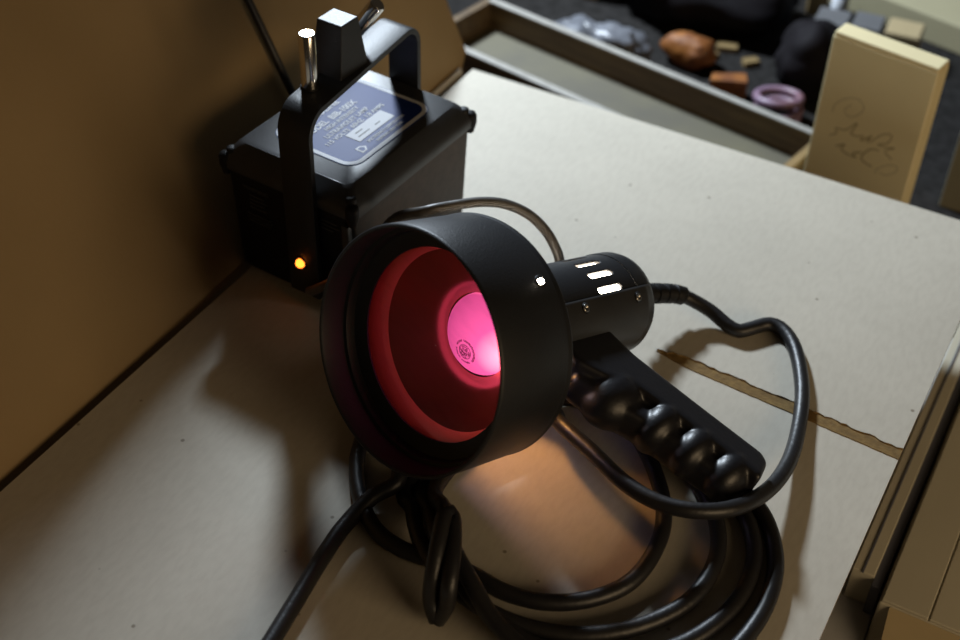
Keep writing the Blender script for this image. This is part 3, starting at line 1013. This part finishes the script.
stroke(face([(60, 150), (70, 90), (120, 50), (180, 50), (215, 95), (200, 140), (150, 160), (120, 120), (150, 90)]))
stroke(face([(75, 290), (110, 270), (95, 240), (150, 245), (200, 195), (190, 235), (180, 265)]), 0.0007)
stroke(face([(180, 265), (215, 275), (250, 270), (240, 300), (290, 262), (270, 300), (300, 290)]), 0.0007)
stroke(face([(300, 290), (340, 245), (385, 240), (380, 290), (330, 310), (390, 320), (420, 318), (375, 345), (420, 390)]), 0.0006)
stroke(face([(120, 355), (165, 335), (150, 365), (180, 390), (205, 400), (240, 408), (215, 385), (260, 370)]), 0.0008)
stroke(face([(345, 345), (300, 345), (265, 395), (285, 430), (330, 452)]), 0.0008)
stroke(face([(350, 492), (365, 455), (410, 428), (455, 430), (455, 465), (410, 492), (375, 480)]))

# pale olive board to the right of the gift box
tag(box('olive_carton', (-0.112, 1.200, BZ), (0.09, 1.26, 0.09), M_OLIVE, bevel=0.001), 'olive grey carton standing behind the cream gift box', 'box')

# clutter
bag = lumpy('black_bag', (-0.49, 1.455, BZ + 0.040), (0.120, 0.075, 0.050), M_BAG, seed=2, amp=0.30, freq=14, flat=BZ)
tag(bag, 'crumpled black bag lying behind the wooden tray', 'bag')
bag2 = lumpy('black_pouch', (-0.300, 1.350, BZ + 0.040), (0.040, 0.045, 0.045), M_BAG, seed=5, amp=0.30, freq=16, flat=BZ)
tag(bag2, 'dark rounded pouch between the tray and the cream gift box', 'bag')
film = lumpy('plastic_wrap', (-0.535, 1.285, BZ + 0.018), (0.050, 0.024, 0.026), M_PLASTIC, seed=9, amp=0.5, freq=40, flat=BZ)
tag(film, 'crumpled grey plastic wrap against the tray', 'wrapping')
ow = lumpy('orange_cloth', (-0.438, 1.330, BZ + 0.016), (0.030, 0.020, 0.020), M_ORANGE, seed=4, amp=0.35, freq=35, flat=BZ)
tag(ow, 'small crumpled orange cloth behind the tray', 'cloth')
wd = empty('wood_wedge', (-0.376, 1.285, BZ), math.radians(25))
tag(wd, 'small brown wooden wedge beside the lilac loops', 'wood')
prism('wedge', [(-0.022, -0.010), (0.020, -0.012), (0.020, 0.010), (-0.018, 0.006)], 0.0, 0.026, M_ORANGE, wd, 0.001)
for kk, (x, y, z, s, rz) in enumerate(((-0.415, 1.385, BZ + 0.008, 0.013, 20), (-0.378, 1.365, BZ + 0.018, 0.010, 50), (-0.425, 1.360, BZ + 0.022, 0.009, -15))):
    sc = prism('paper_scrap', [(-s, -s * 0.6), (s, -s * 0.7), (s * 1.1, s * 0.5), (-s * 0.7, s * 0.7)], 0.0, 0.007, M_YELLOW, bevel=0.001,
               mw=Matrix.Translation((x, y, BZ)) @ Matrix.Rotation(math.radians(rz), 4, 'Z'))
    tag(sc, ('small ochre paper scrap lying against the crumpled black bag', 'small ochre paper scrap lying between the wood wedge and dark pouch', 'small ochre paper scrap touching the orange cloth')[kk], 'paper', 'ochre scraps on the bench')
for k, (dx, dy, r, z) in enumerate(((0.0, 0.0, 0.024, 0.006), (0.003, -0.004, 0.023, 0.016), (-0.001, 0.003, 0.024, 0.026))):
    pts = [(-0.312 + dx + r * math.cos(a * 0.2618), 1.268 + dy + r * 0.8 * math.sin(a * 0.2618), BZ + z + 0.003 * math.sin(a * 0.2618 + k)) for a in range(25)]
    tag(tube('lilac_loop', pts, 0.0048, M_PURPLE, n=10, step=0.004), ('lilac vinyl loop lowest in the small stack beside the cream gift box', 'lilac vinyl loop in the middle of the small stack beside the cream gift box', 'lilac vinyl loop topmost of the small stack beside the cream gift box')[k], 'cable', 'lilac loops on the bench')
for k, (x, y, w, h) in enumerate(((-0.310, 1.430, 0.019, 0.042), (-0.270, 1.438, 0.017, 0.044), (-0.229, 1.448, 0.020, 0.042))):
    g = empty('small_carton', (x, y, BZ), math.radians(5))
    tag(g, ('grey small carton standing first in the row behind the gift box', 'grey small carton standing in the middle of the row behind the gift box', 'brown small carton ending the row behind the gift box')[k], 'box', 'small cartons behind the gift box')
    box('carton', (-w, 0, 0), (w, 0.04, h), (M_GREYBOX, M_GREYBOX, M_TAN)[k], g, 0.001)
    box('flap', (-w + 0.001, 0.001, h - 0.001), (w - 0.001, 0.039, h + 0.001), (M_GREYBOX, M_GREYBOX, M_TAN)[k], g, 0.0005)
tb_ = lathe('white_tube', [(0.0, 0.0), (0.0, 0.010), (0.045, 0.010), (0.048, 0.006), (0.060, 0.0055), (0.061, 0.0)], M_WHITE, None, 20,
            mw=Matrix.Translation((-0.318, 1.500, BZ)))
tag(tb_, 'small white capped tube standing behind the dark pouch', 'tube')
pb = empty('ochre_block', (-0.352, 1.53, BZ), 0.3)
tag(pb, 'small ochre block standing beside the white tube', 'block')
box('block', (-0.012, -0.008, 0.0), (0.012, 0.008, 0.055), M_YELLOW, pb, 0.001)
ps = empty('wood_post', (-0.610, 1.42, BZ), 0.2)
tag(ps, 'short wooden post behind the plastic wrap', 'wood')
box('post', (-0.010, -0.010, 0.0), (0.010, 0.010, 0.075), M_YELLOW, ps, 0.001)
pp = empty('pale_carton_lid', (-0.159, 1.650, BZ), math.radians(-14))
tag(pp, 'pale cream flat carton at the back of the bench', 'box')
box('lid', (-0.17, -0.13, 0.0), (0.20, 0.13, 0.035), M_PAPER, pp, 0.002)
for y in (-0.06, 0.03):
    box('crease', (-0.17, y, 0.0349), (0.20, y + 0.0012, 0.0353), M_INK, pp)

# ------------------------------------------------------------------ carton stack on the floor beyond the right edge
ct = empty('floor_carton', (0.12, 0.90, -0.76))
tag(ct, 'tall pale carton standing on the floor past the sheet edge', 'box')
box('carton', (-0.1400, -0.245, 0.0), (0.22, 0.11, 0.655), M_CARTON, ct, 0.0015)
box('flap', (-0.1385, -0.2445, 0.655), (-0.1055, 0.11, 0.658), M_CARTON, ct, 0.0008)
box('flap', (-0.1045, -0.2445, 0.655), (0.219, 0.11, 0.6575), M_CARTON, ct, 0.0008)
bm = bmesh.new()
vs = [bm.verts.new(p) for p in ((-0.132, -0.2455, 0.6545), (0.22, -0.2455, 0.6545), (0.22, -0.325, 0.590), (-0.120, -0.325, 0.590),
                                 (-0.132, -0.2455, 0.6515), (0.22, -0.2455, 0.6515), (0.22, -0.323, 0.587), (-0.120, -0.323, 0.587))]
for f in ((0, 1, 2, 3), (7, 6, 5, 4), (0, 4, 5, 1), (1, 5, 6, 2), (2, 6, 7, 3), (3, 7, 4, 0)):
    bm.faces.new([vs[k] for k in f])
from_bm('front_flap', bm, M_TAN, ct)
cb = empty('grey_cabinet', (-0.045, 0.62, -0.76))
tag(cb, 'narrow grey cabinet between the sheet edge and the tall carton', 'cabinet')
box('body', (-0.030, -0.36, 0.0), (0.0235, 0.385, 0.610), M_GREYLID, cb, 0.002)
box('top', (-0.032, -0.362, 0.609), (0.0240, 0.388, 0.622), M_GREYLID, cb, 0.002)
sl = empty('slim_carton', (-0.035, 0.90, -0.138))
tag(sl, 'slim pale flat carton lying on the narrow grey cabinet', 'box')
box('carton', (-0.0105, -0.225, 0.0), (0.0060, 0.10, 0.033), M_CARTON, sl, 0.0008)
box('flap_edge', (-0.0035, -0.2255, 0.0325), (-0.0020, 0.10, 0.0338), M_DARKGAP, sl)
box('strap', (0.0060, -0.232, 0.0), (0.0130, 0.10, 0.031), M_DARKGAP, sl, 0.0005)  # dark bar painting the shade in the gap between the two cartons
